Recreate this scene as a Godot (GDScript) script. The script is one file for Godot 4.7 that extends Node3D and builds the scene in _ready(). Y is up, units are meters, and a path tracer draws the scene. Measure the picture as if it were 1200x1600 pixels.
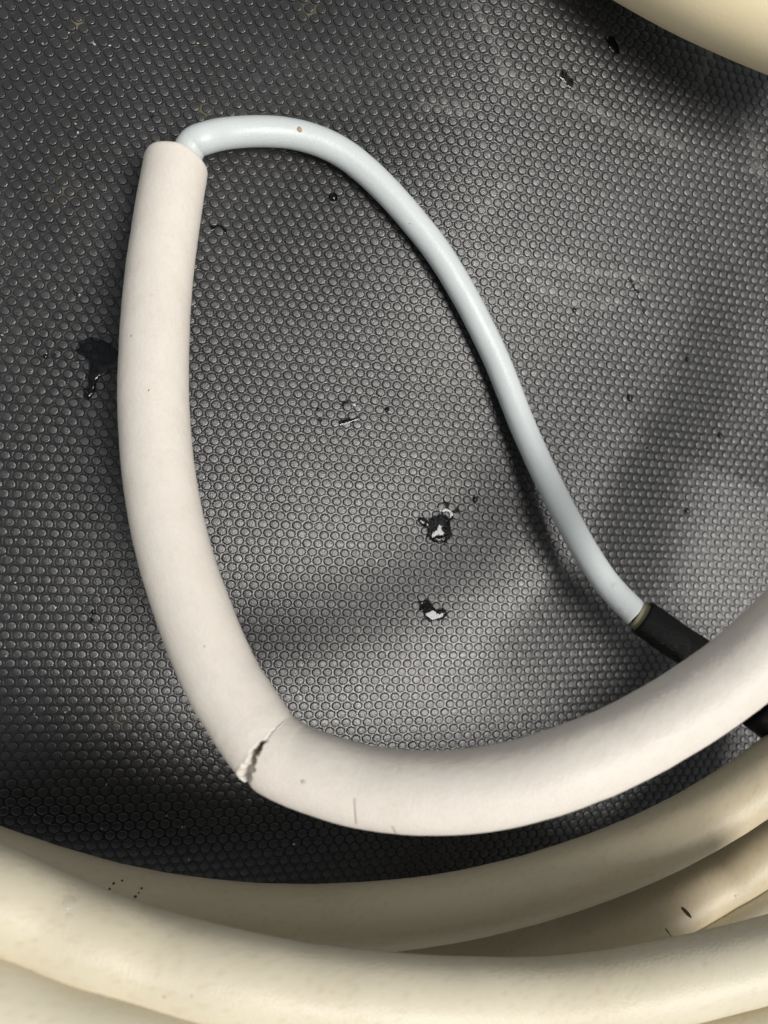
extends Node3D
# A cut grey cable and its cracked beige hose lying on a studded black rubber mat, coils of hose around.

const HOSE_PATH: Array[Vector3] = [Vector3(-0.0679, 0.0155, -0.1046), Vector3(-0.0711, 0.0215, -0.0846), Vector3(-0.0736, 0.0274, -0.0649), Vector3(-0.0748, 0.0344, -0.0460), Vector3(-0.0750, 0.0403, -0.0282), Vector3(-0.0737, 0.0463, -0.0111), Vector3(-0.0709, 0.0525, 0.0051), Vector3(-0.0663, 0.0590, 0.0207), Vector3(-0.0605, 0.0656, 0.0356), Vector3(-0.0557, 0.0698, 0.0438), Vector3(-0.0523, 0.0727, 0.0490), Vector3(-0.0503, 0.0741, 0.0517), Vector3(-0.0477, 0.0758, 0.0538), Vector3(-0.0439, 0.0777, 0.0558), Vector3(-0.0383, 0.0805, 0.0577), Vector3(-0.0299, 0.0842, 0.0599), Vector3(-0.0200, 0.0886, 0.0608), Vector3(-0.0085, 0.0926, 0.0605), Vector3(0.0040, 0.0960, 0.0586), Vector3(0.0163, 0.0986, 0.0551), Vector3(0.0306, 0.0993, 0.0507), Vector3(0.0453, 0.1008, 0.0437), Vector3(0.0581, 0.1024, 0.0358), Vector3(0.0697, 0.1036, 0.0267), Vector3(0.0817, 0.1056, 0.0145), Vector3(0.0937, 0.1067, -0.0002)]
const CABLE_PATH: Array[Vector3] = [Vector3(-0.0667, 0.0129, -0.0914), Vector3(-0.0663, 0.0127, -0.0991), Vector3(-0.0656, 0.0126, -0.1058), Vector3(-0.0633, 0.0130, -0.1113), Vector3(-0.0595, 0.0140, -0.1132), Vector3(-0.0532, 0.0116, -0.1163), Vector3(-0.0440, 0.0103, -0.1186), Vector3(-0.0338, 0.0099, -0.1194), Vector3(-0.0239, 0.0101, -0.1179), Vector3(-0.0139, 0.0101, -0.1138), Vector3(-0.0036, 0.0103, -0.1061), Vector3(0.0058, 0.0103, -0.0972), Vector3(0.0157, 0.0099, -0.0867), Vector3(0.0248, 0.0090, -0.0744), Vector3(0.0317, 0.0080, -0.0637), Vector3(0.0375, 0.0074, -0.0536), Vector3(0.0429, 0.0073, -0.0420), Vector3(0.0479, 0.0086, -0.0292), Vector3(0.0536, 0.0116, -0.0149), Vector3(0.0591, 0.0159, -0.0011), Vector3(0.0652, 0.0202, 0.0124), Vector3(0.0721, 0.0244, 0.0246), Vector3(0.0792, 0.0312, 0.0341)]
const SLEEVE_PATH: Array[Vector3] = [Vector3(0.0781, 0.0305, 0.0333), Vector3(0.0802, 0.0318, 0.0347), Vector3(0.0856, 0.0340, 0.0386), Vector3(0.0917, 0.0360, 0.0431), Vector3(0.0977, 0.0380, 0.0473), Vector3(0.1038, 0.0400, 0.0518), Vector3(0.1098, 0.0420, 0.0564), Vector3(0.1171, 0.0440, 0.0625), Vector3(0.1271, 0.0460, 0.0703), Vector3(0.1413, 0.0480, 0.0818)]
const COIL_A: Array[Vector3] = [Vector3(-0.1346, 0.0139, 0.0931), Vector3(-0.1215, 0.0178, 0.0980), Vector3(-0.1038, 0.0209, 0.1053), Vector3(-0.0855, 0.0241, 0.1114), Vector3(-0.0671, 0.0272, 0.1158), Vector3(-0.0485, 0.0303, 0.1187), Vector3(-0.0293, 0.0334, 0.1202), Vector3(-0.0091, 0.0366, 0.1203), Vector3(0.0117, 0.0375, 0.1202), Vector3(0.0328, 0.0407, 0.1168), Vector3(0.0537, 0.0438, 0.1117), Vector3(0.0754, 0.0469, 0.1045), Vector3(0.0983, 0.0501, 0.0940), Vector3(0.1212, 0.0532, 0.0798), Vector3(0.1433, 0.0558, 0.0634)]
const COIL_B: Array[Vector3] = [Vector3(-0.0495, 0.0055, 0.1524), Vector3(-0.0318, 0.0133, 0.1527), Vector3(-0.0132, 0.0158, 0.1547), Vector3(0.0073, 0.0187, 0.1546), Vector3(0.0292, 0.0246, 0.1502), Vector3(0.0522, 0.0280, 0.1466), Vector3(0.0690, 0.0325, 0.1412), Vector3(0.0926, 0.0357, 0.1332), Vector3(0.1087, 0.0369, 0.1269), Vector3(0.1187, 0.0394, 0.1197), Vector3(0.1350, 0.0404, 0.1106), Vector3(0.1570, 0.0426, 0.0952)]
const COIL_F: Array[Vector3] = [Vector3(0.0311, 0.0288, 0.1650), Vector3(0.0554, 0.0354, 0.1599), Vector3(0.0773, 0.0384, 0.1552), Vector3(0.0978, 0.0438, 0.1466), Vector3(0.1204, 0.0467, 0.1363), Vector3(0.1415, 0.0491, 0.1243), Vector3(0.1583, 0.0532, 0.1092)]
const COIL_C: Array[Vector3] = [Vector3(-0.1256, 0.0787, 0.0663), Vector3(-0.1163, 0.0804, 0.0722), Vector3(-0.1070, 0.0820, 0.0768), Vector3(-0.0983, 0.0823, 0.0825), Vector3(-0.0880, 0.0843, 0.0876), Vector3(-0.0762, 0.0853, 0.0932), Vector3(-0.0604, 0.0887, 0.0980), Vector3(-0.0432, 0.0898, 0.1037), Vector3(-0.0256, 0.0909, 0.1078), Vector3(-0.0101, 0.0911, 0.1114), Vector3(0.0157, 0.0893, 0.1170), Vector3(0.0382, 0.0890, 0.1187), Vector3(0.0612, 0.0901, 0.1176), Vector3(0.0823, 0.0923, 0.1149), Vector3(0.1043, 0.0944, 0.1110)]
const COIL_D: Array[Vector3] = [Vector3(-0.1260, 0.0828, 0.0849), Vector3(-0.1161, 0.0858, 0.0907), Vector3(-0.1092, 0.0879, 0.0940), Vector3(-0.0969, 0.0906, 0.1004), Vector3(-0.0838, 0.0934, 0.1059), Vector3(-0.0620, 0.0952, 0.1146), Vector3(-0.0443, 0.0955, 0.1201), Vector3(-0.0269, 0.0954, 0.1249), Vector3(-0.0079, 0.0940, 0.1298), Vector3(0.0147, 0.0914, 0.1346), Vector3(0.0403, 0.0904, 0.1366), Vector3(0.0598, 0.0924, 0.1368), Vector3(0.0816, 0.0948, 0.1353), Vector3(0.1041, 0.0973, 0.1324)]
const ADDED_COIL_G: Array[Vector3] = [Vector3(-0.1240, 0.0818, 0.1045), Vector3(-0.1141, 0.0848, 0.1103), Vector3(-0.1072, 0.0869, 0.1136), Vector3(-0.0949, 0.0896, 0.1200), Vector3(-0.0818, 0.0924, 0.1255), Vector3(-0.0600, 0.0942, 0.1342), Vector3(-0.0423, 0.0945, 0.1397), Vector3(-0.0249, 0.0944, 0.1445), Vector3(-0.0059, 0.0930, 0.1494), Vector3(0.0167, 0.0904, 0.1542), Vector3(0.0423, 0.0894, 0.1562), Vector3(0.0618, 0.0914, 0.1564), Vector3(0.0836, 0.0938, 0.1549), Vector3(0.1061, 0.0963, 0.1520)]
const ADDED_COIL_H: Array[Vector3] = [Vector3(-0.1220, 0.0788, 0.1241), Vector3(-0.1121, 0.0818, 0.1299), Vector3(-0.1052, 0.0839, 0.1332), Vector3(-0.0929, 0.0866, 0.1396), Vector3(-0.0798, 0.0894, 0.1451), Vector3(-0.0580, 0.0912, 0.1538), Vector3(-0.0403, 0.0915, 0.1593), Vector3(-0.0229, 0.0914, 0.1641), Vector3(-0.0039, 0.0900, 0.1690), Vector3(0.0187, 0.0874, 0.1738), Vector3(0.0443, 0.0864, 0.1758), Vector3(0.0638, 0.0884, 0.1760), Vector3(0.0856, 0.0908, 0.1745), Vector3(0.1081, 0.0933, 0.1716)]
const PIPE_PATH: Array[Vector3] = [Vector3(0.0589, 0.0399, -0.1883), Vector3(0.0743, 0.0446, -0.1785), Vector3(0.0891, 0.0492, -0.1699), Vector3(0.1009, 0.0528, -0.1641), Vector3(0.1147, 0.0569, -0.1580), Vector3(0.1303, 0.0616, -0.1522), Vector3(0.1484, 0.0670, -0.1466)]
const PUDDLES := {
	"P1": [Vector3(-0.0964, -0.0513, 0.00157), Vector3(-0.0941, -0.0524, 0.00217), Vector3(-0.0919, -0.0509, 0.00296), Vector3(-0.0889, -0.0494, 0.00277), Vector3(-0.0867, -0.0478, 0.00199), Vector3(-0.0905, -0.0474, 0.00257), Vector3(-0.0920, -0.0450, 0.00198), Vector3(-0.0935, -0.0430, 0.00138), Vector3(-0.0937, -0.0406, 0.00118), Vector3(-0.0943, -0.0384, 0.00138), Vector3(-0.0951, -0.0372, 0.00099)],
	"P2": [Vector3(0.0186, 0.0051, 0.00291), Vector3(0.0200, 0.0070, 0.00291), Vector3(0.0210, 0.0036, 0.00224), Vector3(0.0177, 0.0080, 0.00179), Vector3(0.0215, 0.0083, 0.00180), Vector3(0.0139, 0.0037, 0.00111), Vector3(0.0127, 0.0028, 0.00089)],
	"P3": [Vector3(0.0226, -0.0011, 0.00180), Vector3(0.0205, -0.0013, 0.00157), Vector3(0.0248, -0.0004, 0.00157), Vector3(0.0265, 0.0012, 0.00113), Vector3(0.0241, 0.0016, 0.00135)],
	"P4": [Vector3(0.0139, 0.0324, 0.00179), Vector3(0.0154, 0.0338, 0.00179), Vector3(0.0170, 0.0350, 0.00180), Vector3(0.0192, 0.0363, 0.00180), Vector3(0.0211, 0.0359, 0.00135), Vector3(0.0177, 0.0373, 0.00135), Vector3(0.0158, 0.0357, 0.00157)],
	"P5": [Vector3(-0.0132, -0.0366, 0.00108), Vector3(-0.0139, -0.0363, 0.00086)],
	"P6": [Vector3(-0.0156, -0.0299, 0.00086), Vector3(-0.0139, -0.0303, 0.00108), Vector3(-0.0121, -0.0310, 0.00108), Vector3(-0.0103, -0.0315, 0.00086), Vector3(-0.0090, -0.0317, 0.00065)],
	"P7": [Vector3(0.0752, -0.1610, 0.00138), Vector3(0.0760, -0.1598, 0.00161), Vector3(0.0770, -0.1586, 0.00139), Vector3(0.0781, -0.1574, 0.00116)],
	"P8": [Vector3(0.0581, -0.1475, 0.00136), Vector3(0.0598, -0.1469, 0.00137), Vector3(0.0613, -0.1457, 0.00137), Vector3(0.0618, -0.1447, 0.00114)],
	"P9": [Vector3(0.0633, -0.1765, 0.00136), Vector3(0.0656, -0.1762, 0.00137), Vector3(0.0678, -0.1758, 0.00137)],
	"P10": [Vector3(0.0901, -0.0846, 0.00095), Vector3(0.0918, -0.0828, 0.00095), Vector3(0.0934, -0.0808, 0.00095), Vector3(0.0951, -0.0791, 0.00095), Vector3(0.0965, -0.0775, 0.00095), Vector3(0.0976, -0.0729, 0.00095)],
	"P11": [Vector3(-0.0571, -0.0912, 0.00102), Vector3(-0.0547, -0.0916, 0.00102), Vector3(-0.0531, -0.0907, 0.00082)],
}
const DROP_LABELS: Array[String] = ["clear water: round drop left of the largest puddle", "clear water: small drop beside the round one left of the largest puddle", "clear water: upper of two drops left of the hose's lower half", "clear water: lower of two drops left of the hose's lower half", "clear water: larger drop right of the hose's cut end, under the cable arch", "clear water: drop just right of the reflecting puddle, below the tan stain", "clear water: dark drop in the middle of the mat right of the cable", "clear water: bright drop near the right edge at the fold", "clear water: drop at the lower end of the mat's fold, far right", "clear water: tiny drop low on the left of the mat", "clear water: tiny drop above the hose's cut end", "clear water: tiny drop just under the cream pipe at the right edge", "clear water: tiny drop left of the hose at half its height", "clear water: small drop right of the cable, beside the wet streak", "clear water: small drop near the right edge below the wet streak", "clear water: upper tiny drop in the left part of the cable loop", "clear water: lower tiny drop in the left part of the cable loop", "clear water: tiny drop right of the cable at the dark fold", "clear water: tiny drop in the middle of the cable loop"]
const DROPS: Array[Vector3] = [Vector3(-0.1070, -0.0487, 0.00078), Vector3(-0.1044, -0.0492, 0.00058), Vector3(-0.0944, 0.0303, 0.00080), Vector3(-0.0950, 0.0329, 0.00080), Vector3(-0.0181, -0.1035, 0.00148), Vector3(0.0332, -0.0041, 0.00113), Vector3(0.0940, -0.0414, 0.00143), Vector3(0.1370, -0.0283, 0.00124), Vector3(0.1236, 0.0012, 0.00123), Vector3(-0.0913, 0.0482, 0.00060), Vector3(-0.0747, -0.1242, 0.00060), Vector3(0.1444, -0.1529, 0.00074), Vector3(-0.0981, -0.0681, 0.00059), Vector3(0.0698, -0.0718, 0.00093), Vector3(0.1185, -0.0564, 0.00097), Vector3(-0.0228, -0.0344, 0.00064), Vector3(-0.0222, -0.0310, 0.00064), Vector3(0.1023, -0.0229, 0.00072), Vector3(0.0009, -0.0350, 0.00087)]
const SCUFFS := {
	"S1": [Vector2(0.0313, -0.0873), Vector2(0.0471, -0.0875), Vector2(0.0622, -0.0873), Vector2(0.0803, -0.0853), Vector2(0.0991, -0.0847)],
	"S2": [Vector2(0.0320, -0.0997), Vector2(0.0372, -0.1076), Vector2(0.0425, -0.1143)],
	"S3": [Vector2(0.0616, -0.1409), Vector2(0.0797, -0.1358), Vector2(0.0956, -0.1330), Vector2(0.1093, -0.1303)],
	"S4": [Vector2(0.0204, -0.1742), Vector2(0.0279, -0.1626), Vector2(0.0346, -0.1528), Vector2(0.0394, -0.1447), Vector2(0.0467, -0.1412)],
	"S5": [Vector2(0.1348, -0.1254), Vector2(0.1450, -0.1276), Vector2(0.1553, -0.1304)],
	"S6": [Vector2(0.1277, -0.1914), Vector2(0.1197, -0.1691), Vector2(0.1116, -0.1540), Vector2(0.1122, -0.1506)],
	"S9": [Vector2(0.1315, -0.1447), Vector2(0.1405, -0.1313), Vector2(0.1467, -0.1197)],
	"S10": [Vector2(0.0521, -0.0816), Vector2(0.0674, -0.0757), Vector2(0.0884, -0.0747)],
	"S11": [Vector2(0.0090, -0.1344), Vector2(0.0228, -0.1340), Vector2(0.0275, -0.1354)],
}
const STAINS: Array[Vector3] = [Vector3(-0.1016, -0.1000, 0.0058), Vector3(0.0259, -0.0076, 0.0027), Vector3(-0.0877, 0.0654, 0.0020), Vector3(0.1142, -0.1614, 0.0033), Vector3(-0.0963, -0.1499, 0.0012), Vector3(-0.0588, -0.1281, 0.0016), Vector3(0.0208, -0.0465, 0.0022), Vector3(-0.0260, -0.1607, 0.0025)]
# water beads and dirt on the hoses: where, the surface's direction there, radius, kind
const SPOTS := [
	[Vector3(-0.0751, 0.0390, -0.0601), Vector3(-0.11, 0.94, -0.34), 0.00073, 0],
	[Vector3(-0.0746, 0.0412, -0.0542), Vector3(-0.02, 0.93, -0.37), 0.00054, 0],
	[Vector3(0.0453, 0.1045, 0.0335), Vector3(-0.57, 0.33, -0.75), 0.00098, 0],
	[Vector3(0.0375, 0.1042, 0.0381), Vector3(-0.44, 0.41, -0.80), 0.00080, 0],
	[Vector3(0.0415, 0.1043, 0.0360), Vector3(-0.52, 0.37, -0.77), 0.00065, 0],
	[Vector3(0.0570, 0.1104, 0.0412), Vector3(0.11, 0.89, 0.44), 0.00067, 0],
	[Vector3(0.0540, 0.1099, 0.0433), Vector3(0.13, 0.88, 0.46), 0.00066, 0],
	[Vector3(-0.0715, 0.0532, -0.0184), Vector3(0.26, 0.91, -0.33), 0.00050, 0],
	[Vector3(-0.0805, 0.0411, -0.0489), Vector3(-0.62, 0.72, -0.31), 0.00027, 1],
	[Vector3(-0.0790, 0.0437, -0.0440), Vector3(-0.45, 0.85, -0.27), 0.00023, 1],
	[Vector3(-0.0044, 0.1032, 0.0605), Vector3(-0.23, 0.97, 0.10), 0.00036, 1],
	[Vector3(-0.0436, 0.0882, 0.0562), Vector3(-0.42, 0.90, -0.11), 0.00053, 2],
	[Vector3(-0.0762, 0.0480, -0.0341), Vector3(-0.14, 0.94, -0.32), 0.00031, 1],
	[Vector3(-0.0640, 0.0721, 0.0278), Vector3(-0.16, 0.94, -0.31), 0.00031, 2],
	[Vector3(-0.0458, 0.0145, -0.1157), Vector3(0.27, 0.84, 0.47), 0.00054, 0],
	[Vector3(0.0428, 0.0103, -0.0314), Vector3(-0.87, 0.45, 0.22), 0.00067, 0],
	[Vector3(0.0473, 0.0120, -0.0193), Vector3(-0.87, 0.36, 0.35), 0.00067, 0],
	[Vector3(0.0718, 0.0292, 0.0242), Vector3(-0.34, 0.83, -0.45), 0.00112, 0],
	[Vector3(0.0735, 0.0317, 0.0322), Vector3(-0.74, 0.61, 0.29), 0.00089, 0],
	[Vector3(-0.0311, 0.0144, -0.1190), Vector3(0.04, 1.00, 0.01), 0.00088, 3],
	[Vector3(0.0048, 0.0134, -0.0937), Vector3(-0.40, 0.70, 0.59), 0.00033, 1],
	[Vector3(-0.0927, 0.0887, 0.0766), Vector3(0.22, 0.59, -0.78), 0.00141, 0],
	[Vector3(-0.0925, 0.0905, 0.0784), Vector3(0.15, 0.75, -0.64), 0.00078, 0],
	[Vector3(-0.0685, 0.0969, 0.0951), Vector3(-0.15, 0.98, -0.09), 0.00040, 2],
	[Vector3(-0.0738, 0.0958, 0.0951), Vector3(-0.16, 0.98, 0.07), 0.00048, 2],
	[Vector3(-0.0861, 0.0923, 0.0944), Vector3(0.33, 0.01, -0.95), 0.00145, 0],
	[Vector3(-0.0887, 0.0307, 0.1036), Vector3(0.14, 0.75, -0.64), 0.00050, 1],
	[Vector3(-0.0888, 0.0314, 0.1045), Vector3(0.13, 0.82, -0.55), 0.00046, 1],
	[Vector3(-0.0876, 0.0295, 0.1027), Vector3(0.10, 0.61, -0.79), 0.00054, 1],
	[Vector3(-0.0854, 0.0288, 0.1026), Vector3(0.17, 0.50, -0.85), 0.00046, 1],
	[Vector3(-0.0817, 0.0322, 0.1060), Vector3(0.08, 0.78, -0.62), 0.00054, 1],
	[Vector3(-0.0822, 0.0328, 0.1067), Vector3(0.03, 0.83, -0.55), 0.00042, 1],
	[Vector3(-0.0801, 0.0307, 0.1046), Vector3(0.08, 0.59, -0.80), 0.00042, 1],
	[Vector3(-0.0808, 0.0316, 0.1054), Vector3(0.01, 0.68, -0.73), 0.00033, 1],
	[Vector3(0.0463, 0.0524, 0.1112), Vector3(-0.22, 0.96, -0.18), 0.00044, 2],
	[Vector3(0.0900, 0.0446, 0.1300), Vector3(-0.27, 0.91, -0.33), 0.00124, 4],
	[Vector3(0.0835, 0.0443, 0.1359), Vector3(-0.13, 0.99, 0.01), 0.00124, 5],
	[Vector3(0.1075, 0.0466, 0.1262), Vector3(-0.20, 0.98, -0.02), 0.00051, 2],
]
const SPOT_LABELS: Array[String] = ["water bead on the upper arm of the cracked hose, the larger of two", "small water bead just below the larger one on the hose's upper arm", "largest water bead on the hose where it passes over the black sleeve", "lower left water bead on the hose near the black sleeve", "middle water bead on the hose near the black sleeve", "water bead at the hose's lower edge, nearer the right edge of the picture", "water bead at the hose's lower edge, left of its neighbour at the right", "tiny water bead on the middle of the hose's left arm", "black dirt speck on the hose's upper arm beside the big puddle", "second black dirt speck on the upper arm, below the first", "black dirt speck on the bottom stretch of the cracked hose", "brownish spot on the hose right of the crack", "smallest dirt speck on the hose's left arm", "faint brownish spot on the hose above the crack", "water bead on the cable's arch near the hose end", "upper water bead on the left flank of the cable's lower half", "lower water bead on the left flank of the cable's lower half", "large water bead on the cable above the black sleeve", "water bead on the cable right next to the amber ring", "tan crumb stuck on top of the grey cable's arch", "dark dirt speck on the upper straight part of the cable", "large water bead on the near hose turn at the left", "smaller glinting water bead below the large one on the near hose turn", "right one of two brownish spots at the lower edge of the near hose turn", "left one of two brownish spots at the lower edge of the near hose turn", "blurred water bead on the lowest hose turn at the bottom left", "dirt speck of the left cluster on the shaded hose turn, near its lower end", "lowest dirt speck of the left cluster on the shaded hose turn", "dirt speck at the top of the left cluster on the shaded hose turn", "rightmost dirt speck of the left cluster on the shaded hose turn", "dirt speck of the right cluster on the shaded hose turn, second lowest", "lowest dirt speck of the right cluster on the shaded hose turn", "top dirt speck of the right cluster on the shaded hose turn", "tiny middle dirt speck of the right cluster on the shaded hose turn", "faint brownish spot far right on the shaded hose turn", "dark brown fleck on the hose turn at the lower right", "thin brown curved fibre below the dark fleck at the lower right", "faint brownish spot right of the dark fleck at the lower right"]

const STUD_PITCH := Vector2(0.003745, 0.002902)   # along a row, between rows
const STUD_ROW_TURN := 0.05846
const STUD_SIZE := Vector2(0.00163, 0.00150)
const CAMERA_AT := Vector3(-0.0732, 0.25963, -0.01164)

var rng := RandomNumberGenerator.new()
var lump := FastNoiseLite.new()
var dust_noise := FastNoiseLite.new()
var dust: PackedColorArray
var bare: PackedColorArray
var dust_side := 700
var dust_from := Vector2(-0.2, -0.23)
var dust_step := 0.00068
var taken := {}
var M := {}


func _ready() -> void:
	rng.seed = 11
	# ---- camera, sky, sun, exposure
	var cam := Camera3D.new()
	cam.name = "camera"
	cam.transform = Transform3D(Basis(Vector3(0.962473, 0.271378, 0), Vector3(0.011704, -0.041510, -0.99907), Vector3(-0.271125, 0.961577, -0.043129)).orthonormalized(), CAMERA_AT)
	cam.fov = 66.08
	cam.near = 0.01
	cam.far = 60.0
	var lens := CameraAttributesPhysical.new()
	lens.frustum_focal_length = 18.5
	lens.exposure_aperture = 8.0
	lens.frustum_focus_distance = 0.235
	lens.frustum_near = 0.01
	lens.frustum_far = 60.0
	cam.attributes = lens
	cam.fov = 66.08
	add_child(cam)
	var sky_look := ProceduralSkyMaterial.new()
	sky_look.sky_top_color = Color(0.535, 0.545, 0.56)
	sky_look.sky_horizon_color = Color(0.66, 0.67, 0.66)
	sky_look.sky_curve = 0.2
	sky_look.ground_bottom_color = Color(0.25, 0.24, 0.23)
	sky_look.ground_horizon_color = Color(0.45, 0.44, 0.42)
	var sky := Sky.new()
	sky.sky_material = sky_look
	var env := Environment.new()
	env.background_mode = Environment.BG_SKY
	env.sky = sky
	env.background_energy_multiplier = 0.62
	env.ambient_light_source = Environment.AMBIENT_SOURCE_SKY
	env.tonemap_mode = Environment.TONE_MAPPER_LINEAR
	env.tonemap_exposure = 2.15
	env.sdfgi_enabled = true
	env.ssao_enabled = true
	env.ssil_enabled = true
	var around := WorldEnvironment.new()
	around.name = "surroundings"
	around.environment = env
	add_child(around)
	var sun := DirectionalLight3D.new()
	sun.name = "sun"
	sun.light_color = Color(1.0, 0.985, 0.965)
	sun.light_energy = 0.5
	sun.light_angular_distance = 22.0
	sun.shadow_enabled = true
	sun.look_at_from_position(Vector3(0.275, 0.94, 0.205), Vector3.ZERO)
	add_child(sun)

	noises()
	materials()
	# ---- the setting and the mat
	ground()
	rubber_mat()
	# ---- hoses and cable
	cracked_hose()
	grey_cable()
	coils()
	cream_pipe()
	# ---- water, dirt
	water()
	droplets()
	specks()


# ------------------------------------------------------------------ helpers

func numbered(called: String) -> String:
	var k: int = taken.get(called, 0)
	taken[called] = k + 1
	return called if k == 0 else "%s_%03d" % [called, k]


func tag(o: Node, label: String, category := "", group := "", kind := "") -> Node:
	if label: o.set_meta("label", label)
	if category: o.set_meta("category", category)
	if group: o.set_meta("group", group)
	if kind: o.set_meta("kind", kind)
	return o


func thing(called: String, at := Vector3.ZERO) -> Node3D:
	var o := Node3D.new()
	o.name = numbered(called)
	o.position = at
	add_child(o, true)
	return o


func put(called: String, mesh: Mesh, mat: Material, parent: Node = null) -> MeshInstance3D:
	var o := MeshInstance3D.new()
	o.name = called if parent else numbered(called)
	o.mesh = mesh
	o.material_override = mat
	(parent if parent else self).add_child(o, true)
	return o


func noises() -> void:
	lump.seed = 5
	lump.frequency = 60.0
	lump.fractal_octaves = 3
	dust_noise.seed = 21
	dust_noise.frequency = 1.0
	dust_noise.fractal_octaves = 4


func noise_tex(seed_: int, freq: float, octaves: int, side: int, strength: float) -> NoiseTexture2D:
	var n := FastNoiseLite.new()
	n.seed = seed_
	n.frequency = freq
	n.fractal_octaves = octaves
	n.noise_type = FastNoiseLite.TYPE_SIMPLEX_SMOOTH
	var t := NoiseTexture2D.new()
	t.width = side
	t.height = side
	t.seamless = true
	t.as_normal_map = true
	t.bump_strength = strength
	t.noise = n
	return t


func rubber(called: String, color: Color, rough: float, spec: float, bump: Texture2D, tile: float, amount: float) -> StandardMaterial3D:
	var m := StandardMaterial3D.new()
	m.resource_name = called
	m.albedo_color = color
	m.roughness = rough
	m.metallic_specular = spec
	m.vertex_color_use_as_albedo = true
	if bump:
		m.normal_enabled = true
		m.normal_texture = bump
		m.normal_scale = amount
		m.uv1_triplanar = true
		m.uv1_world_triplanar = true
		m.uv1_scale = Vector3.ONE / tile
		m.uv1_triplanar_sharpness = 4.0
	return m


func materials() -> void:
	var grain := noise_tex(3, 0.09, 3, 512, 6.0)
	var fine := noise_tex(8, 0.06, 4, 512, 5.0)
	M.sheet = rubber("mat rubber", Color.WHITE, 0.28, 0.53, grain, 0.03, 0.15)
	M.stud = rubber("stud rubber", Color.WHITE, 0.275, 0.58, grain, 0.02, 0.26)
	M.hose = rubber("beige hose", Color.WHITE, 0.48, 0.4, fine, 0.03, 0.25)
	M.coil = rubber("cream hose", Color.WHITE, 0.48, 0.5, fine, 0.03, 0.22)
	M.cable = rubber("grey sheath", Color.WHITE, 0.42, 0.5, fine, 0.04, 0.12)
	M.sleeve = rubber("black sleeve", Color.WHITE, 0.27, 0.25, grain, 0.02, 1.0)
	M.pipe = rubber("cream pipe", Color.WHITE, 0.5, 0.4, fine, 0.05, 0.05)
	M.collar = rubber("amber ring", Color.WHITE, 0.55, 0.5, null, 0.02, 0.0)
	M.dirt = rubber("dirt", Color.WHITE, 0.9, 0.3, null, 0.02, 0.0)
	M.ground = rubber("concrete", Color(0.5, 0.49, 0.47), 0.9, 0.3, fine, 0.3, 0.5)
	var w := StandardMaterial3D.new()
	w.resource_name = "water"
	w.albedo_color = Color(0.35, 0.36, 0.38, 0.0)
	w.roughness = 0.02
	w.metallic_specular = 0.5
	w.refraction_enabled = true
	w.refraction_scale = 0.033
	M.water = w
	var d := StandardMaterial3D.new()
	d.resource_name = "water drop"
	d.transparency = BaseMaterial3D.TRANSPARENCY_ALPHA
	d.albedo_color = Color(1, 1, 1, 0.04)
	d.roughness = 0.03
	M.drop = d


# ------------------------------------------------------------------ the mat

func mat_height(x: float, z: float) -> float:
	var h := 0.0005 * sin(x * 31.0 + 0.6 + z * 9.0) + 0.0004 * sin(z * 27.0 - x * 14.0 + 1.1)
	# it sags to the left and rises towards the far right
	h -= 0.07 * ramp(-(x + 0.082), 0.006)
	h += 0.14 * ramp(-(z + 0.05), 0.012) * smoothstep(-0.07, 0.04, x)
	# a soft fold runs across the mat at the right, dying out away from the loop
	var along := (x - 0.116) * -0.34 + (z + 0.022) * 0.94
	var across := (x - 0.116) * 0.94 + (z + 0.022) * 0.34 + 0.0035 * sin(along * 75.0 + 1.0)
	var fade := 1.0 - (smoothstep(0.05, 0.13, along) if along > 0.0 else smoothstep(0.0, 0.09, -along))
	h += fade * (0.05 * ramp(across + 0.06, 0.007) - 0.19 * ramp(across + 0.017 + 0.3 * maxf(0.0, along), 0.0035) + 0.20 * ramp(across - 0.015, 0.006))
	return h


func ramp(c: float, soft: float) -> float:
	return soft * log(1.0 + exp(clampf(c / soft, -40.0, 40.0)))


func bell(x: float, z: float, cx: float, cz: float, r: float) -> float:
	return exp(-((x - cx) * (x - cx) + (z - cz) * (z - cz)) / (r * r))


func mat_normal(x: float, z: float) -> Vector3:
	var e := 0.0005
	return Vector3(mat_height(x - e, z) - mat_height(x + e, z), 2.0 * e, mat_height(x, z - e) - mat_height(x, z + e)).normalized()


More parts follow.
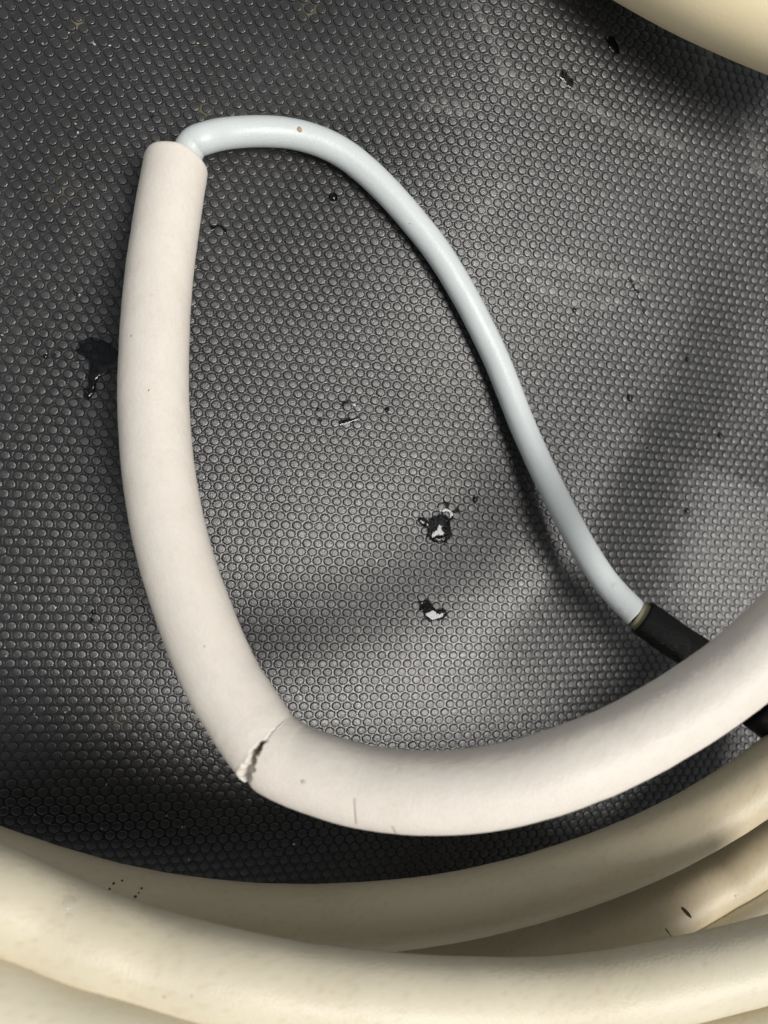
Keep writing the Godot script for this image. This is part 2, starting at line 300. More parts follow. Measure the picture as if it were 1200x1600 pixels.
func paint_dust() -> void:
	dust.resize(dust_side * dust_side)
	for j in dust_side:
		for i in dust_side:
			var x := (dust_from.x + i * dust_step) * 1000.0
			var z := (dust_from.y + j * dust_step) * 1000.0
			var broad := clampf(dust_noise.get_noise_2d(x * 0.012, z * 0.012) * 1.6 + 0.1, 0.0, 1.0)
			var speck := clampf(dust_noise.get_noise_2d(x * 0.5 + 300.0, z * 0.5) * 2.4 - 0.55, 0.0, 1.0)
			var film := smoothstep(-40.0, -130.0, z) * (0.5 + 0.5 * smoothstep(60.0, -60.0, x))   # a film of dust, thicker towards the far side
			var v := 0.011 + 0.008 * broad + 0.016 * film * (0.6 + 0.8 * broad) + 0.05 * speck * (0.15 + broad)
			dust[j * dust_side + i] = Color(v, v, v * 0.99)
	for key in SCUFFS:
		var line: Array = SCUFFS[key]
		for k in line.size() - 1:
			var a: Vector2 = line[k]
			var b: Vector2 = line[k + 1]
			var n := int(a.distance_to(b) / 0.0003) + 1
			for q in n:
				var p := a.lerp(b, float(q) / n)
				var wob := dust_noise.get_noise_2d(p.x * 300.0, p.y * 300.0)
				p += Vector2(-(b - a).y, (b - a).x).normalized() * wob * 0.002
				var wide := 0.0009 + 0.0006 * wob
				for s in 3:
					smear(p + Vector2(rng.randfn(0, wide), rng.randfn(0, wide)), 0.0006, Color(0.17, 0.165, 0.155), 0.32 + 0.35 * maxf(0.0, wob))
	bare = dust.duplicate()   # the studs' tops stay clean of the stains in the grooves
	for s in STAINS:
		for q in int(60 + s.z * 22000.0):
			var p := Vector2(s.x, s.y) + Vector2(rng.randfn(0, s.z * 0.6), rng.randfn(0, s.z * 0.6))
			smear(p, 0.0007, Color(0.16, 0.14, 0.075), 0.2 if s.z < 0.004 else 0.17)


func smear(p: Vector2, r: float, c: Color, amount: float) -> void:
	var ci := (p - dust_from) / dust_step
	var n := int(ceil(r / dust_step))
	for dj in range(-n, n + 1):
		for di in range(-n, n + 1):
			var i := int(ci.x) + di
			var j := int(ci.y) + dj
			if i < 0 or j < 0 or i >= dust_side or j >= dust_side: continue
			var d := Vector2(i - ci.x, j - ci.y).length() * dust_step / r
			if d < 1.0:
				dust[j * dust_side + i] = dust[j * dust_side + i].lerp(c, amount * (1.0 - d))


func dust_at(x: float, z: float, clean := false) -> Color:
	var i := clampi(int((x - dust_from.x) / dust_step), 0, dust_side - 1)
	var j := clampi(int((z - dust_from.y) / dust_step), 0, dust_side - 1)
	return (bare if clean else dust)[j * dust_side + i]


func stud_mesh(variant: int) -> ArrayMesh:
	var around := 14
	var rings: Array[Vector2] = [Vector2(0.985, -0.00014), Vector2(0.965, 0.00006), Vector2(0.93, 0.00020), Vector2(0.865, 0.00028), Vector2(0.75, 0.00033), Vector2(0.45, 0.000355)]
	var v := PackedVector3Array()
	for k in rings.size():
		for a in around:
			var t := TAU * a / around
			var r: float = rings[k].x * (1.0 + 0.02 * sin(t * 2.0 + variant * 2.1))
			var y: float = rings[k].y
			if k > 2: y += 0.00004 * lump.get_noise_2d(cos(t) * r * 0.02 + variant, sin(t) * r * 0.02)
			v.append(Vector3(cos(t) * r * STUD_SIZE.x, y, sin(t) * r * STUD_SIZE.y))
	v.append(Vector3(0, 0.000365, 0))
	var idx := PackedInt32Array()
	for k in rings.size() - 1:
		for a in around:
			var b := (a + 1) % around
			idx.append_array([k * around + a, (k + 1) * around + a, k * around + b, k * around + b, (k + 1) * around + a, (k + 1) * around + b])
	var top := rings.size() - 1
	for a in around:
		idx.append_array([top * around + a, v.size() - 1, top * around + (a + 1) % around])
	return solid(v, idx, PackedColorArray(), true)


# a mesh with smooth normals worked out from its triangles, wound so that fronts are clockwise
func solid(v: PackedVector3Array, idx: PackedInt32Array, col: PackedColorArray, flip := false) -> ArrayMesh:
	if flip:
		for k in range(0, idx.size(), 3):
			var t := idx[k]
			idx[k] = idx[k + 1]
			idx[k + 1] = t
	var nor := PackedVector3Array()
	nor.resize(v.size())
	for k in range(0, idx.size(), 3):
		var a := v[idx[k]]
		var n := (v[idx[k + 2]] - a).cross(v[idx[k + 1]] - a) * 1e6
		for q in 3: nor[idx[k + q]] += n
	for k in nor.size(): nor[k] = nor[k].normalized()
	if col.is_empty():
		col.resize(v.size())
		col.fill(Color.WHITE)
	return surface(v, nor, col, idx)


func surface(v: PackedVector3Array, nor: PackedVector3Array, col: PackedColorArray, idx: PackedInt32Array) -> ArrayMesh:
	var arr := []
	arr.resize(Mesh.ARRAY_MAX)
	arr[Mesh.ARRAY_VERTEX] = v
	arr[Mesh.ARRAY_NORMAL] = nor
	arr[Mesh.ARRAY_COLOR] = col
	arr[Mesh.ARRAY_INDEX] = idx
	var m := ArrayMesh.new()
	m.add_surface_from_arrays(Mesh.PRIMITIVE_TRIANGLES, arr)
	return m


func ground() -> void:
	var v := PackedVector3Array([Vector3(-20, -0.012, -20), Vector3(20, -0.012, -20), Vector3(20, -0.012, 20), Vector3(-20, -0.012, 20)])
	var o := put("ground", solid(v, PackedInt32Array([0, 1, 2, 0, 2, 3]), PackedColorArray()), M.ground)
	tag(o, "grey concrete ground under the rubber mat", "", "", "structure")


func rubber_mat() -> void:
	paint_dust()
	var root := thing("rubber_mat")
	tag(root, "black rubber mat with rows of round raised studs, under the hoses", "mat")
	var ca := cos(STUD_ROW_TURN)
	var sa := sin(STUD_ROW_TURN)
	var low := Vector2(-0.155, -0.235)
	var high := Vector2(0.215, 0.235)
	var v := PackedVector3Array()
	var nor := PackedVector3Array()
	var col := PackedColorArray()
	var idx := PackedInt32Array()
	var hexagon: Array[Vector2] = []
	var px := STUD_PITCH.x
	var pz := STUD_PITCH.y
	var corners: Array[Vector2] = [Vector2(px / 2, pz / 3), Vector2(0, pz * 2 / 3), Vector2(-px / 2, pz / 3), Vector2(-px / 2, -pz / 3), Vector2(0, -pz * 2 / 3), Vector2(px / 2, -pz / 3)]
	for a in 6:   # the cell's outline: its six corners and the points half way between
		hexagon.append(corners[a])
		hexagon.append((corners[a] + corners[(a + 1) % 6]) / 2.0)
	var places: Array[Transform3D] = []
	var tints: Array[Color] = []
	var e := 0.0008
	for j in range(-90, 91):
		for i in range(-70, 71):
			var lx := (i + 0.5 * (j & 1)) * px
			var lz := j * pz
			var cx := lx * ca - lz * sa
			var cz := lx * sa + lz * ca
			if cx < low.x or cx > high.x or cz < low.y or cz > high.y: continue
			var h0 := mat_height(cx, cz)
			var hx1 := mat_height(cx + e, cz)
			var hx0 := mat_height(cx - e, cz)
			var hz1 := mat_height(cx, cz + e)
			var hz0 := mat_height(cx, cz - e)
			var gx := (hx1 - hx0) / (2 * e)
			var gz := (hz1 - hz0) / (2 * e)
			var hxx := (hx1 + hx0 - 2 * h0) / (e * e)
			var hzz := (hz1 + hz0 - 2 * h0) / (e * e)
			var hxz := (mat_height(cx + e, cz + e) - hx1 - hz1 + h0) / (e * e)
			var first := v.size()
			for ring in 4:
				for a in 12:
					var o: Vector2 = hexagon[a]
					var drop := 0.0
					var tilt := 0.0
					var out := o.normalized()
					if ring > 0:
						var s: float = [0.0, 1.045, 1.015, 0.985][ring]
						out = (out / Vector2(STUD_SIZE.x, STUD_SIZE.y)).normalized()
						var ell := Vector2(o.x / STUD_SIZE.x, o.y / STUD_SIZE.y).normalized()
						o = Vector2(ell.x * STUD_SIZE.x, ell.y * STUD_SIZE.y) * s
						out = Vector2(ell.x / STUD_SIZE.x, ell.y / STUD_SIZE.y).normalized()
						drop = [0.0, 0.0, -0.00003, -0.00014][ring]
						tilt = [0.0, 0.1, 0.6, 1.0][ring]
					var dx := o.x * ca - o.y * sa
					var dz := o.x * sa + o.y * ca
					v.append(Vector3(cx + dx, h0 + gx * dx + gz * dz + 0.5 * (hxx * dx * dx + 2 * hxz * dx * dz + hzz * dz * dz) + drop, cz + dz))
					var inward := Vector2(out.x * ca - out.y * sa, out.x * sa + out.y * ca) * -tilt
					nor.append(Vector3(-(gx + hxx * dx + hxz * dz) + inward.x, 1.0, -(gz + hxz * dx + hzz * dz) + inward.y).normalized())
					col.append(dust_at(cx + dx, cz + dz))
			for ring in 3:
				for a in 12:
					var b := (a + 1) % 12
					var p := first + ring * 12
					idx.append_array([p + a, p + b, p + 12 + a, p + b, p + 12 + b, p + 12 + a])
			var up := Vector3(-gx, 1, -gz).normalized()
			var xx := Vector3(ca, 0, sa)
			xx = (xx - up * up.dot(xx)).normalized()
			var grow := 1.0 + rng.randfn(0, 0.012)
			var basis_ := Basis(xx, up, xx.cross(up)) * Basis(Vector3.UP, rng.randfn(0, 0.06)) * Basis.from_scale(Vector3(grow, 1.0 + rng.randfn(0, 0.07), grow))
			places.append(Transform3D(basis_, Vector3(cx, h0, cz)))
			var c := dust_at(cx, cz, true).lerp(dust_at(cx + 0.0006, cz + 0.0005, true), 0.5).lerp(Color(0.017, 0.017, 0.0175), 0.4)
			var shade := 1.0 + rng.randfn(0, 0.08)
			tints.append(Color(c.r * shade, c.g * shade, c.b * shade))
	put("mat_sheet", surface(v, nor, col, idx), M.sheet, root)
	# a plain border and the sheet's thickness round the studded field
	put("mat_border", border(low, high), M.sheet, root)
	# the studs: those nearest the camera one by one, the others together
	var eye := Transform3D(Basis(Vector3(0.962473, 0.271378, 0), Vector3(0.011704, -0.041510, -0.99907), Vector3(-0.271125, 0.961577, -0.043129)).orthonormalized(), CAMERA_AT).affine_inverse()
	var order: Array = []
	for k in places.size():
		var q := eye * places[k].origin
		if absf(q.x / q.z) > 0.48 or absf(q.y / q.z) > 0.64: continue
		if covered(places[k].origin): continue
		order.append([-q.z, k])
	order.sort_custom(func(a, b): return a[0] < b[0])
	var shapes: Array[ArrayMesh] = []
	for k in 4: shapes.append(stud_mesh(k))
	var own := {}
	for k in mini(300, order.size()):
		var n: int = order[k][1]
		own[n] = true
		var m: StandardMaterial3D = M.stud
		var o := put("stud", tinted(shapes[n % 4], n % 4, tints[n]), m, root)
		o.transform = places[n]
	var rest: Array[int] = []
	for k in places.size():
		if not own.has(k): rest.append(k)
	var mm := MultiMesh.new()
	mm.transform_format = MultiMesh.TRANSFORM_3D
	mm.use_colors = true
	mm.mesh = shapes[0]
	mm.instance_count = rest.size()
	for k in rest.size():
		mm.set_instance_transform(k, places[rest[k]])
		mm.set_instance_color(k, tints[rest[k]])
	var mi := MultiMeshInstance3D.new()
	mi.name = "stud_field"
	mi.multimesh = mm
	mi.material_override = M.stud
	mi.set_meta("kind", "stuff")
	root.add_child(mi, true)


var tint_meshes := {}
func tinted(base: ArrayMesh, which: int, c: Color) -> ArrayMesh:
	var step := clampi(int(c.r * 250.0), 3, 30)
	var key := which * 100 + step
	if not tint_meshes.has(key):
		var arr := base.surface_get_arrays(0)
		var col := PackedColorArray()
		col.resize(arr[Mesh.ARRAY_VERTEX].size())
		var g := step / 250.0
		col.fill(Color(g, g, g * 0.985))
		tint_meshes[key] = surface(arr[Mesh.ARRAY_VERTEX], arr[Mesh.ARRAY_NORMAL], col, arr[Mesh.ARRAY_INDEX])
	return tint_meshes[key]


func covered(p: Vector3) -> bool:
	for path in [HOSE_PATH, COIL_A, COIL_C, COIL_D]:
		for k in path.size() - 1:
			var near := Geometry3D.get_closest_points_between_segments(p, CAMERA_AT, path[k], path[k + 1])
			if near[0].distance_to(near[1]) < 0.0105: return true
	return false


func border(low: Vector2, high: Vector2) -> ArrayMesh:
	var v := PackedVector3Array()
	var idx := PackedInt32Array()
	var wide := 0.03
	var loops := [[-0.004, -0.0012], [wide - 0.002, -0.0012], [wide, -0.003], [wide, -0.012]]
	for l in loops:
		var a := Vector2(low.x - l[0], low.y - l[0])
		var b := Vector2(high.x + l[0], high.y + l[0])
		for p in [a, Vector2(b.x, a.y), b, Vector2(a.x, b.y)]: v.append(Vector3(p.x, l[1], p.y))
	for k in loops.size() - 1:
		for q in 4:
			var r := (q + 1) % 4
			idx.append_array([k * 4 + q, (k + 1) * 4 + q, k * 4 + r, k * 4 + r, (k + 1) * 4 + q, (k + 1) * 4 + r])
	var col := PackedColorArray()
	col.resize(v.size())
	col.fill(Color(0.03, 0.03, 0.029))
	return solid(v, idx, col, true)


# ------------------------------------------------------------------ hoses

class Line:
	var p := PackedVector3Array()
	var s := PackedFloat32Array()
	func _init(path: Array[Vector3]) -> void:
		var n := path.size()
		for k in n - 1:
			for q in 24:
				var t := q / 24.0
				var before := path[k - 1] if k > 0 else path[0] * 2.0 - path[1]
				var after := path[k + 2] if k + 2 < n else path[n - 1] * 2.0 - path[n - 2]
				p.append(path[k].cubic_interpolate(path[k + 1], before, after, t))
		p.append(path[n - 1])
		for pass_ in 40:   # even out the small steps of the control points
			var w := p.duplicate()
			for k in range(1, p.size() - 1): w[k] = (p[k - 1] + p[k] * 2.0 + p[k + 1]) / 4.0
			p = w
		s.append(0.0)
		for k in range(1, p.size()): s.append(s[k - 1] + p[k].distance_to(p[k - 1]))
	func length() -> float: return s[s.size() - 1]
	func at(d: float) -> Vector3:
		var k := clampi(s.bsearch(d), 1, s.size() - 1)
		return p[k - 1].lerp(p[k], (d - s[k - 1]) / maxf(1e-9, s[k] - s[k - 1]))
	func frame(d: float) -> Array:
		var t := (at(d + 0.0008) - at(d - 0.0008)).normalized()
		var up := (Vector3.UP - t * t.y).normalized()
		return [at(d), t, up, t.cross(up)]
	func nearest(q: Vector3) -> float:
		var best := 0
		for k in p.size():
			if p[k].distance_squared_to(q) < p[best].distance_squared_to(q): best = k
		return s[best]


# what a tube's surface is like at a distance along it and an angle round it (0 on top)
class HoseSkin:
	var noise: FastNoiseLite
	var tone := Color.WHITE
	var tone_2 := Color.WHITE
	var seed_ := 0.0
	var swell := 0.0
	func _init(n: FastNoiseLite, a: Color, b: Color, k: float, w: float) -> void:
		noise = n
		tone = a
		tone_2 = b
		seed_ = k
		swell = w
	func shape(s: float, t: float) -> float: return swell * noise.get_noise_2d(s * 1.2 + seed_, t * 0.008) if swell else 0.0
	func look(s: float, t: float, _r: float) -> Color:
		return tone.lerp(tone_2, clampf(noise.get_noise_2d(s * 0.25 + seed_, t * 0.004) * 0.7 + 0.2 + maxf(0.0, noise.get_noise_2d(s * 7.0 + seed_, t * 0.08) - 0.15) * 1.3, 0.0, 1.3))
	func slide(_s: float, _t: float) -> float: return 0.0


class CrackedSkin extends HoseSkin:
	var kink := 0.0
	var r := 0.0
	var cuts: Array = []
	func gap(t: float) -> Array:   # where the crack runs, how wide and how deep it is at this angle
		var phi := rad_to_deg(wrapf(PI / 2 - t, -PI, PI))   # 0 on the outside of the bend, 90 on top, 180 inside
		var at := kink + 0.0010 + 0.0017 * cos(deg_to_rad(phi)) + 0.0003 * sin(phi * 0.13 + 0.5) + 0.0009 * noise.get_noise_1d(phi * 0.006 + 4.0)
		var wide := 0.0
		var deep := 0.0
		if phi > -50.0 and phi < 165.0:
			var open := 1.0 - smoothstep(48.0, 64.0, absf(phi - 5.0))
			var slit := 1.0 - smoothstep(13.0, 26.0, absf(phi - 80.0))
			var crease := 1.0 - smoothstep(125.0, 165.0, phi)
			wide = maxf(0.0011 * open, maxf(0.0008 * slit, 0.0005 * crease * smoothstep(-50.0, 0.0, phi)))
			deep = maxf(0.0022 * open, maxf(0.0070 * slit, 0.00030 * crease * smoothstep(-50.0, 0.0, phi)))
		return [at, wide, deep, phi]
	func shape(s: float, t: float) -> float:
		var d := 0.00009 * noise.get_noise_2d(s * 1.4, t * 0.01) + 0.00004 * noise.get_noise_2d(s * 6.0 + 3.0, t * 0.05)
		if s < 0.003: return d * 0.2
		var g: Array = gap(t)
		if g[1] > 0.0:
			var off: float = (s - g[0]) / g[1]
			var side := 1.6 if off < 0.0 else 0.8   # torn slope towards the end, clean wall on the other side
			d -= g[2] * (1.0 - smoothstep(0.35, 1.0, absf(off) / side))
			d += 0.00008 * exp(-pow((off + 2.2) / 0.9, 2.0)) * clampf(g[2] / 0.003, 0.0, 1.0)
		var x := s - kink
		if x > 0.0 and x < 0.05: d += 0.00018 * exp(-x / 0.012) * maxf(0.0, sin(t))
		for c in cuts:
			var n: float = absf(wrapf(t - c[1], -PI, PI))
			if n < c[2]: d -= c[3] * (1.0 - n / c[2]) * exp(-pow((s - c[0] - 0.0012 * (t - c[1])) / 0.00014, 2.0))
		return d
	func look(s: float, t: float, rr: float) -> Color:
		var base := Color(0.70, 0.650, 0.585)
		var n := noise.get_noise_2d(s * 2.0 + 9.0, t * 0.02)
		base = base.lerp(Color(0.65, 0.595, 0.52), clampf(n * 0.5 + 0.1, 0.0, 0.4))
		base = base.lerp(Color(0.52, 0.45, 0.37), clampf((noise.get_noise_2d(s * 9.0 + 40.0, t * 0.09) - 0.18) * 0.6, 0.0, 0.13))
		if rr < r * 0.75: return Color(0.45, 0.41, 0.36)
		for c in cuts:
			if absf(wrapf(t - c[1], -PI, PI)) < c[2]: base = base.lerp(Color(0.18, 0.15, 0.13), 0.75 * exp(-pow((s - c[0] - 0.0012 * (t - c[1])) / 0.00018, 2.0)))
		return base
	func slide(s: float, t: float) -> float:
		return (0.0012 * maxf(0.0, -sin(t)) + 0.00015 * sin(t * 5.0)) * (1.0 - smoothstep(0.001, 0.02, s))


class SleeveSkin extends HoseSkin:
	var from := 0.0
	func shape(s: float, t: float) -> float:
		return 0.00022 * noise.get_noise_2d(s * 0.8, t * 0.01) + 0.0002 * cos(2.0 * t + 0.6) * (1.0 - smoothstep(from, from + 0.03, s))


# rows: [distance along the line, radius]
func tube(line: Line, rows: Array, around: int, skin: HoseSkin) -> ArrayMesh:
	var v := PackedVector3Array()
	var col := PackedColorArray()
	var idx := PackedInt32Array()
	for row in rows:
		var f := line.frame(row[0])
		for a in around:
			var t := TAU * a / around
			var r: float = row[1] + skin.shape(row[0], t)
			var o: Vector3 = f[0] + (f[2] * cos(t) + f[3] * sin(t)) * r
			o += f[1] * skin.slide(row[0], t)
			v.append(o)
			col.append(skin.look(row[0], t, row[1]))
	for k in rows.size() - 1:
		for a in around:
			var b := (a + 1) % around
			idx.append_array([k * around + a, k * around + b, (k + 1) * around + a, (k + 1) * around + a, k * around + b, (k + 1) * around + b])
	return solid(v, idx, col, true)


func rows_between(a: float, b: float, step: float, r: float) -> Array:
	var out := []
	var n := maxi(1, int(round((b - a) / step)))
	for k in n + 1: out.append([lerpf(a, b, float(k) / n), r])
	return out


func cracked_hose() -> void:
	var line := Line.new(HOSE_PATH)
	var r := 0.00925
	var kink := line.nearest(HOSE_PATH[11])
	var root := thing("cracked_hose")
	tag(root, "beige rubber hose with a cut open end and a crack at its bend", "hose")
	var rim := [[0.030, r * 0.70], [0.0015, r * 0.70], [0.0004, r * 0.73], [0.0, r * 0.79], [0.0, r * 0.95], [0.0003, r * 0.985], [0.0009, r], [0.0015, r]]
	var rows := [[0.0015, r]]
	rows.append_array(rows_between(0.002, kink - 0.009, 0.0011, r))
	rows.append_array(rows_between(kink - 0.0085, kink + 0.0065, 0.00022, r))
	var s1 := kink + 0.0255
	var s2 := kink + 0.0338
	rows.append_array(rows_between(kink + 0.007, s1 - 0.001, 0.0007, r))
	rows.append_array(rows_between(s1 - 0.0008, s1 + 0.0008, 0.00016, r))
	rows.append_array(rows_between(s1 + 0.001, s2 - 0.001, 0.0007, r))
	rows.append_array(rows_between(s2 - 0.0008, s2 + 0.0008, 0.00016, r))
	rows.append_array(rows_between(s2 + 0.0015, line.length(), 0.0011, r))
	var skin := CrackedSkin.new(lump, Color(0.70, 0.650, 0.585), Color(0.65, 0.595, 0.52), 9.0, 0.0)
	skin.kink = kink
	skin.r = r
	skin.cuts = [[s1, 0.35, 0.42, 0.00028], [s2, 0.85, 0.3, 0.00026]]
	put("cut_end", tube(line, rim, 120, skin), M.hose, root)
	put("hose_wall", tube(line, rows, 120, skin), M.hose, root)


func plain_rows(line: Line, r: float, step: float) -> Array:
	var n := line.length()
	var out := [[0.0, r * 0.72], [0.0, r * 0.95], [0.0004, r]]
	out.append_array(rows_between(0.001, n - 0.001, step, r))
	out.append_array([[n - 0.0004, r], [n, r * 0.95], [n, r * 0.72]])
	return out


func grey_cable() -> void:
	var root := thing("grey_cable")
	tag(root, "thin pale grey cable looping out of the cut hose end into a black sleeve", "cable")
	var line := Line.new(CABLE_PATH)
	var r := 0.0045
	var rows := rows_between(0.0, line.length() - 0.0002, 0.0009, r)
	rows.append([line.length(), r * 0.97])
	rows.append([line.length(), r * 0.2])
	var skin := HoseSkin.new(lump, Color(0.565, 0.605, 0.605), Color(0.525, 0.56, 0.56), 5.0, 0.00007)
	put("cable_sheath", tube(line, rows, 64, skin), M.cable, root)
	var black := SleeveSkin.new(lump, Color(0.005, 0.005, 0.005), Color(0.009, 0.009, 0.0085), 2.0, 0.0)
	var amber := HoseSkin.new(lump, Color(0.27, 0.245, 0.16), Color(0.20, 0.18, 0.11), 2.0, 0.0)
	var sl := Line.new(SLEEVE_PATH)
	var at := sl.nearest(CABLE_PATH[CABLE_PATH.size() - 1])
	put("end_ring", tube(sl, [[at - 0.0004, 0.003], [at - 0.0004, 0.0043], [at - 0.0001, 0.00475], [at + 0.0013, 0.0049], [at + 0.003, 0.0049], [at + 0.003, 0.003]], 48, amber), M.collar, root)
	var rs := 0.0062
	var from := at + 0.0014
	var srows := [[from + 0.012, 0.0052], [from + 0.0004, 0.0053], [from, 0.0055], [from, 0.0060], [from + 0.0003, rs]]
	srows.append_array(rows_between(from + 0.001, sl.length(), 0.0012, rs))
	black.from = from
	put("black_sleeve", tube(sl, srows, 48, black), M.sleeve, root)
	var mid := sl.nearest(SLEEVE_PATH[7]) - 0.001
	put("sleeve_collar", tube(sl, [[mid, 0.0058], [mid, 0.0082], [mid + 0.0006, 0.0090], [mid + 0.002, 0.0093], [mid + 0.014, 0.0093], [mid + 0.0155, 0.0088], [mid + 0.0155, 0.006]], 48, black), M.sleeve, root)


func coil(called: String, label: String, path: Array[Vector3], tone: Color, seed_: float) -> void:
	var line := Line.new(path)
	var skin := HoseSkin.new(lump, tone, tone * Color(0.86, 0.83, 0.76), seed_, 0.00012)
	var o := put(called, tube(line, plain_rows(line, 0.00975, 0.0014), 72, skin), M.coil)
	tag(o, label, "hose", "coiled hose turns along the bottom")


func coils() -> void:
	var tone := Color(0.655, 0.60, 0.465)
	coil("coiled_hose", "shaded cream hose turn bordering the mat, uppermost of the coil turns", COIL_A, Color(0.56, 0.485, 0.34), 1.0)  # darker, browner tone has the shade and warm bounce between turns coloured in
	coil("coiled_hose", "cream hose turn with a small brown fleck, emerging at the right under the shaded one", COIL_B, Color(0.56, 0.485, 0.34), 4.0)  # same tone, with shade and bounced light put into the colour
	coil("coiled_hose", "cream hose turn seen only through the narrow gap at the right edge", COIL_F, tone, 8.0)
	coil("coiled_hose", "large near cream hose turn sweeping across the whole bottom of the picture", COIL_C, tone, 12.0)
	coil("coiled_hose", "cream hose turn in the bottom corners, cut off by the lower edge", COIL_D, tone, 16.0)
	coil("coiled_hose", "added cream hose turn below the lower edge, unseen, shading the mat strip", ADDED_COIL_G, tone, 20.0)  # unseen turn, added to darken the mat strip under the hose
	coil("coiled_hose", "second added cream hose turn farther out, unseen, keeping light off the mat strip", ADDED_COIL_H, tone, 24.0)  # likewise added out of view to block light from that strip


func cream_pipe() -> void:
	var line := Line.new(PIPE_PATH)
	var skin := HoseSkin.new(lump, Color(0.95, 0.81, 0.53), Color(0.93, 0.79, 0.51), 3.0, 0.0)
	var o := put("cream_pipe", tube(line, plain_rows(line, 0.021, 0.002), 96, skin), M.pipe)
	tag(o, "thick smooth yellowish cream pipe across the top right corner", "pipe")


# ------------------------------------------------------------------ water and dirt

func water() -> void:
	var labels := {
		"P1": "largest dark water puddle, touching the left side of the cracked hose",
		"P2": "water puddle with a white reflection in the middle of the cable loop",
		"P3": "thin film of water between the studs above the reflecting puddle",
		"P4": "ragged small puddle in the loop, below the reflecting puddle",
		"P5": "tiny water spot beside two studs, upper of the pair in the loop",
		"P6": "thin streak of water between the studs, left of the loop's middle",
		"P7": "elongated water drop with a bright edge near the top right corner",
		"P8": "small dark water drop lower left of the bright edged one at the top",
		"P9": "dark wet patch close to the top edge left of the cream pipe",
		"P10": "long thin wet streak right of the grey cable",
		"P11": "dark wet patch at the inner side of the hose near its cut end"}
	for key in PUDDLES:
		var blobs: Array = PUDDLES[key]
		var lo := Vector2(9, 9)
		var hi := -lo
		for b in blobs:
			lo = lo.min(Vector2(b.x - b.z * 2, b.y - b.z * 2))
			hi = hi.max(Vector2(b.x + b.z * 2, b.y + b.z * 2))
		var step := 0.00018
		var nx := int((hi.x - lo.x) / step) + 2
		var nz := int((hi.y - lo.y) / step) + 2
		var level := 0.00110 if key in ["P1", "P2"] else 0.00062 if key in ["P4", "P6", "P7", "P8"] else 0.00044
		var v := PackedVector3Array()
		var keep := PackedFloat32Array()
		var mid := (lo + hi) / 2
		for j in nz:
			for i in nx:
				var x := lo.x + i * step
				var z := lo.y + j * step
				var f := 0.0
				for b in blobs:
					var q: float = ((x - b.x) * (x - b.x) + (z - b.y) * (z - b.y)) / (b.z * b.z * 1.3)
					f += exp(-1.1 * q)
				var dome := f
				f += 0.30 * dust_noise.get_noise_2d(x * 900.0, z * 900.0) + 0.12 * dust_noise.get_noise_2d(x * 2500.0, z * 2500.0)
				f -= 0.30
				keep.append(f)
				var wave := 0.000008 * dust_noise.get_noise_2d(x * 260.0 + 40.0, z * 260.0)
				var y := mat_height(mid.x, mid.y) * 0.0 + mat_height(x, z) + (level + 0.00016) * (0.45 * (1.0 - exp(-maxf(0.0, f) * 10.0)) + 0.55 * (1.0 - exp(-maxf(0.0, dome) * 0.6))) - 0.00016 + wave
				v.append(Vector3(x, y, z))
		var idx := PackedInt32Array()
		for j in nz - 1:
			for i in nx - 1:
				var a := j * nx + i
				if minf(minf(keep[a], keep[a + 1]), minf(keep[a + nx], keep[a + nx + 1])) > -0.02:
					idx.append_array([a, a + 1, a + nx, a + 1, a + nx + 1, a + nx])
		if idx.is_empty(): continue
		var o := put("water_puddle", solid(v, idx, PackedColorArray()), M.water)
		tag(o, labels[key], "puddle", "water spilled on the mat")


func bead(r: float, h: float) -> ArrayMesh:
	var v := PackedVector3Array()
	var idx := PackedInt32Array()
	for k in 6:
		for a in 14:
			var t := TAU * a / 14
			var q := 1.0 - k / 6.0
			v.append(Vector3(cos(t) * r * q, h * sqrt(1.0 - q * q), sin(t) * r * q))
	v.append(Vector3(0, h, 0))
	for k in 5:
		for a in 14:
			var b := (a + 1) % 14
			idx.append_array([k * 14 + a, k * 14 + 14 + a, k * 14 + b, k * 14 + b, k * 14 + 14 + a, k * 14 + 14 + b])
	for a in 14: idx.append_array([70 + a, 84, 70 + (a + 1) % 14])
	return solid(v, idx, PackedColorArray(), true)


func droplets() -> void:
	for k in DROPS.size():
		var d := DROPS[k]
		var o := put("water_droplet", bead(d.z, d.z * 0.6), M.water)
		o.position = Vector3(d.x, mat_height(d.x, d.y) + 0.0003, d.y)
		o.rotation.y = rng.randf() * TAU
		tag(o, DROP_LABELS[k], "droplet", "water droplets on the mat")


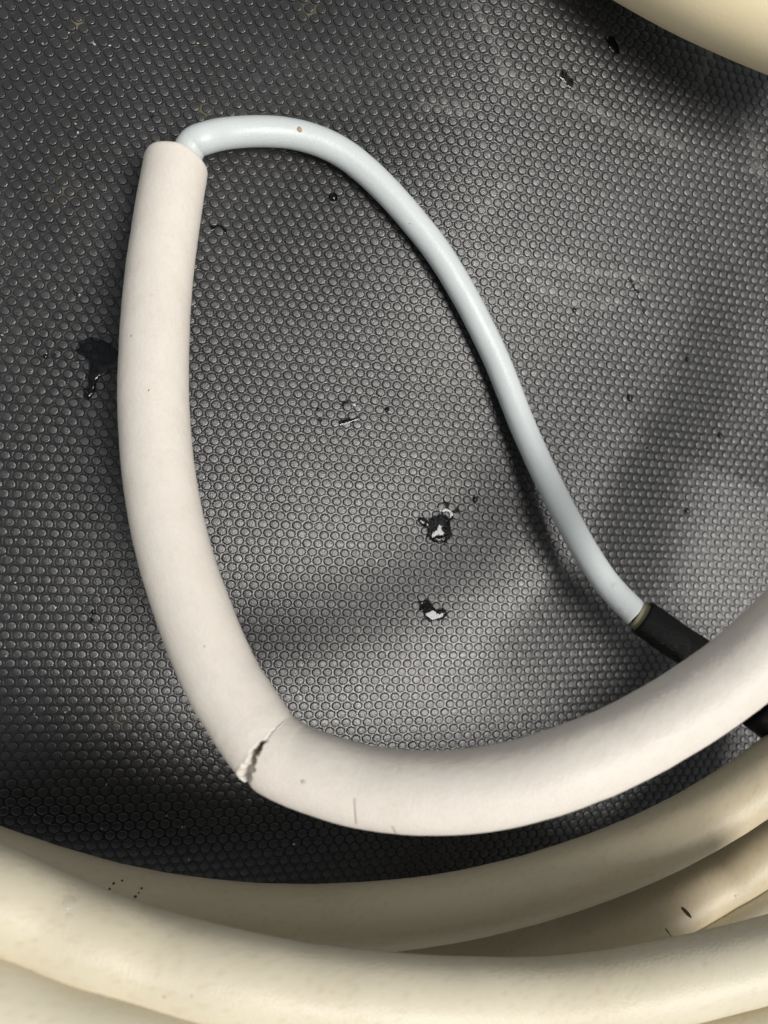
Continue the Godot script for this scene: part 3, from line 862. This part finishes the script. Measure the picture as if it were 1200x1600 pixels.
func specks() -> void:
	# beads of water and dirt on the hoses
	var names := ["water_bead", "dirt_speck", "stain_speck", "brown_crumb", "brown_fleck", "brown_fibre"]
	var tones := [Color.WHITE, Color(0.075, 0.062, 0.05), Color(0.55, 0.46, 0.39), Color(0.38, 0.27, 0.16), Color(0.07, 0.04, 0.025), Color(0.12, 0.07, 0.04)]
	var kinds := ["bead", "speck", "spot", "crumb", "fleck", "fibre"]
	var groups := ["water beads on the hoses", "dirt specks on the hoses", "brownish spots on the hoses", "", "", ""]
	for n in SPOTS.size():
		var d: Array = SPOTS[n]
		var k: int = d[3]
		var up: Vector3 = d[1]
		var side := up.cross(Vector3.RIGHT).normalized()
		var o: MeshInstance3D
		if k == 0:
			o = put(names[k], bead(d[2], d[2] * 0.55), M.drop)
			o.transform = Transform3D(Basis(up.cross(side), up, -side).orthonormalized() * Basis(Vector3.UP, rng.randf() * TAU) * Basis.from_scale(Vector3(1, 1, 0.85 + 0.3 * rng.randf())), d[0] - up * 0.0001)
		else:
			o = put(names[k], grain_mesh(d[2] * (0.75 if k == 1 else 1.0), 0.25, 31 + taken.size() * 7 + int(d[2] * 1e6) % 13, tones[k]), M.dirt)
			var long := Vector3(1, 1, 1)
			if k == 4: long = Vector3(1.7, 1.0, 0.5)
			if k == 5: long = Vector3(1.6, 0.6, 0.22)
			o.transform = Transform3D(Basis(up.cross(side), up, -side).orthonormalized() * Basis(Vector3.UP, 0.9 if k >= 4 else rng.randf() * TAU) * Basis.from_scale(long), d[0])
		tag(o, SPOT_LABELS[n], kinds[k], groups[k])
	# grit strewn over the mat, past counting
	var mm := MultiMesh.new()
	mm.transform_format = MultiMesh.TRANSFORM_3D
	mm.use_colors = true
	mm.mesh = grain_mesh(0.00011, 0.6, 3, Color.WHITE)
	mm.instance_count = 2600
	for k in 2600:
		var x := rng.randf_range(-0.15, 0.21)
		var z := rng.randf_range(-0.22, 0.2)
		if dust_noise.get_noise_2d(x * 25.0 + 7.0, z * 25.0) < rng.randf_range(-0.5, 0.4):
			x = rng.randf_range(-0.15, -0.06)
		var s := 0.5 + pow(rng.randf(), 5.0) * 2.4
		mm.set_instance_transform(k, Transform3D(Basis(Vector3.UP, rng.randf() * TAU) * Basis.from_scale(Vector3(s * rng.randf_range(0.7, 1.8), s * 0.7, s)), Vector3(x, mat_height(x, z) + rng.randf_range(0.0, 0.00042), z)))
		var t := rng.randf()
		var c := Color(0.42, 0.40, 0.36) if t < 0.75 else Color(0.45, 0.36, 0.2) if t < 0.9 else Color(0.65, 0.65, 0.62)
		mm.set_instance_color(k, c * (0.5 + 0.5 * rng.randf()))
	var mi := MultiMeshInstance3D.new()
	mi.name = "grit"
	mi.multimesh = mm
	mi.material_override = M.dirt
	add_child(mi, true)
	tag(mi, "pale grit and dust grains strewn over the black mat", "grit", "", "stuff")


func grain_mesh(r: float, flat: float, seed_: int, c: Color) -> ArrayMesh:
	var g := RandomNumberGenerator.new()
	g.seed = seed_
	var v := PackedVector3Array()
	var idx := PackedInt32Array()
	for k in 3:
		for a in 9:
			var t := TAU * a / 9.0
			var q: float = [1.0, 0.8, 0.4][k] * (0.8 + 0.4 * g.randf())
			v.append(Vector3(cos(t) * r * q, [-0.2, 0.6, 1.0][k] * r * flat, sin(t) * r * q))
	v.append(Vector3(0, r * flat, 0))
	for k in 2:
		for a in 9:
			var b := (a + 1) % 9
			idx.append_array([k * 9 + a, k * 9 + 9 + a, k * 9 + b, k * 9 + b, k * 9 + 9 + a, k * 9 + 9 + b])
	for a in 9: idx.append_array([18 + a, 27, 18 + (a + 1) % 9])
	var col := PackedColorArray()
	col.resize(v.size())
	col.fill(c)
	return solid(v, idx, col, true)
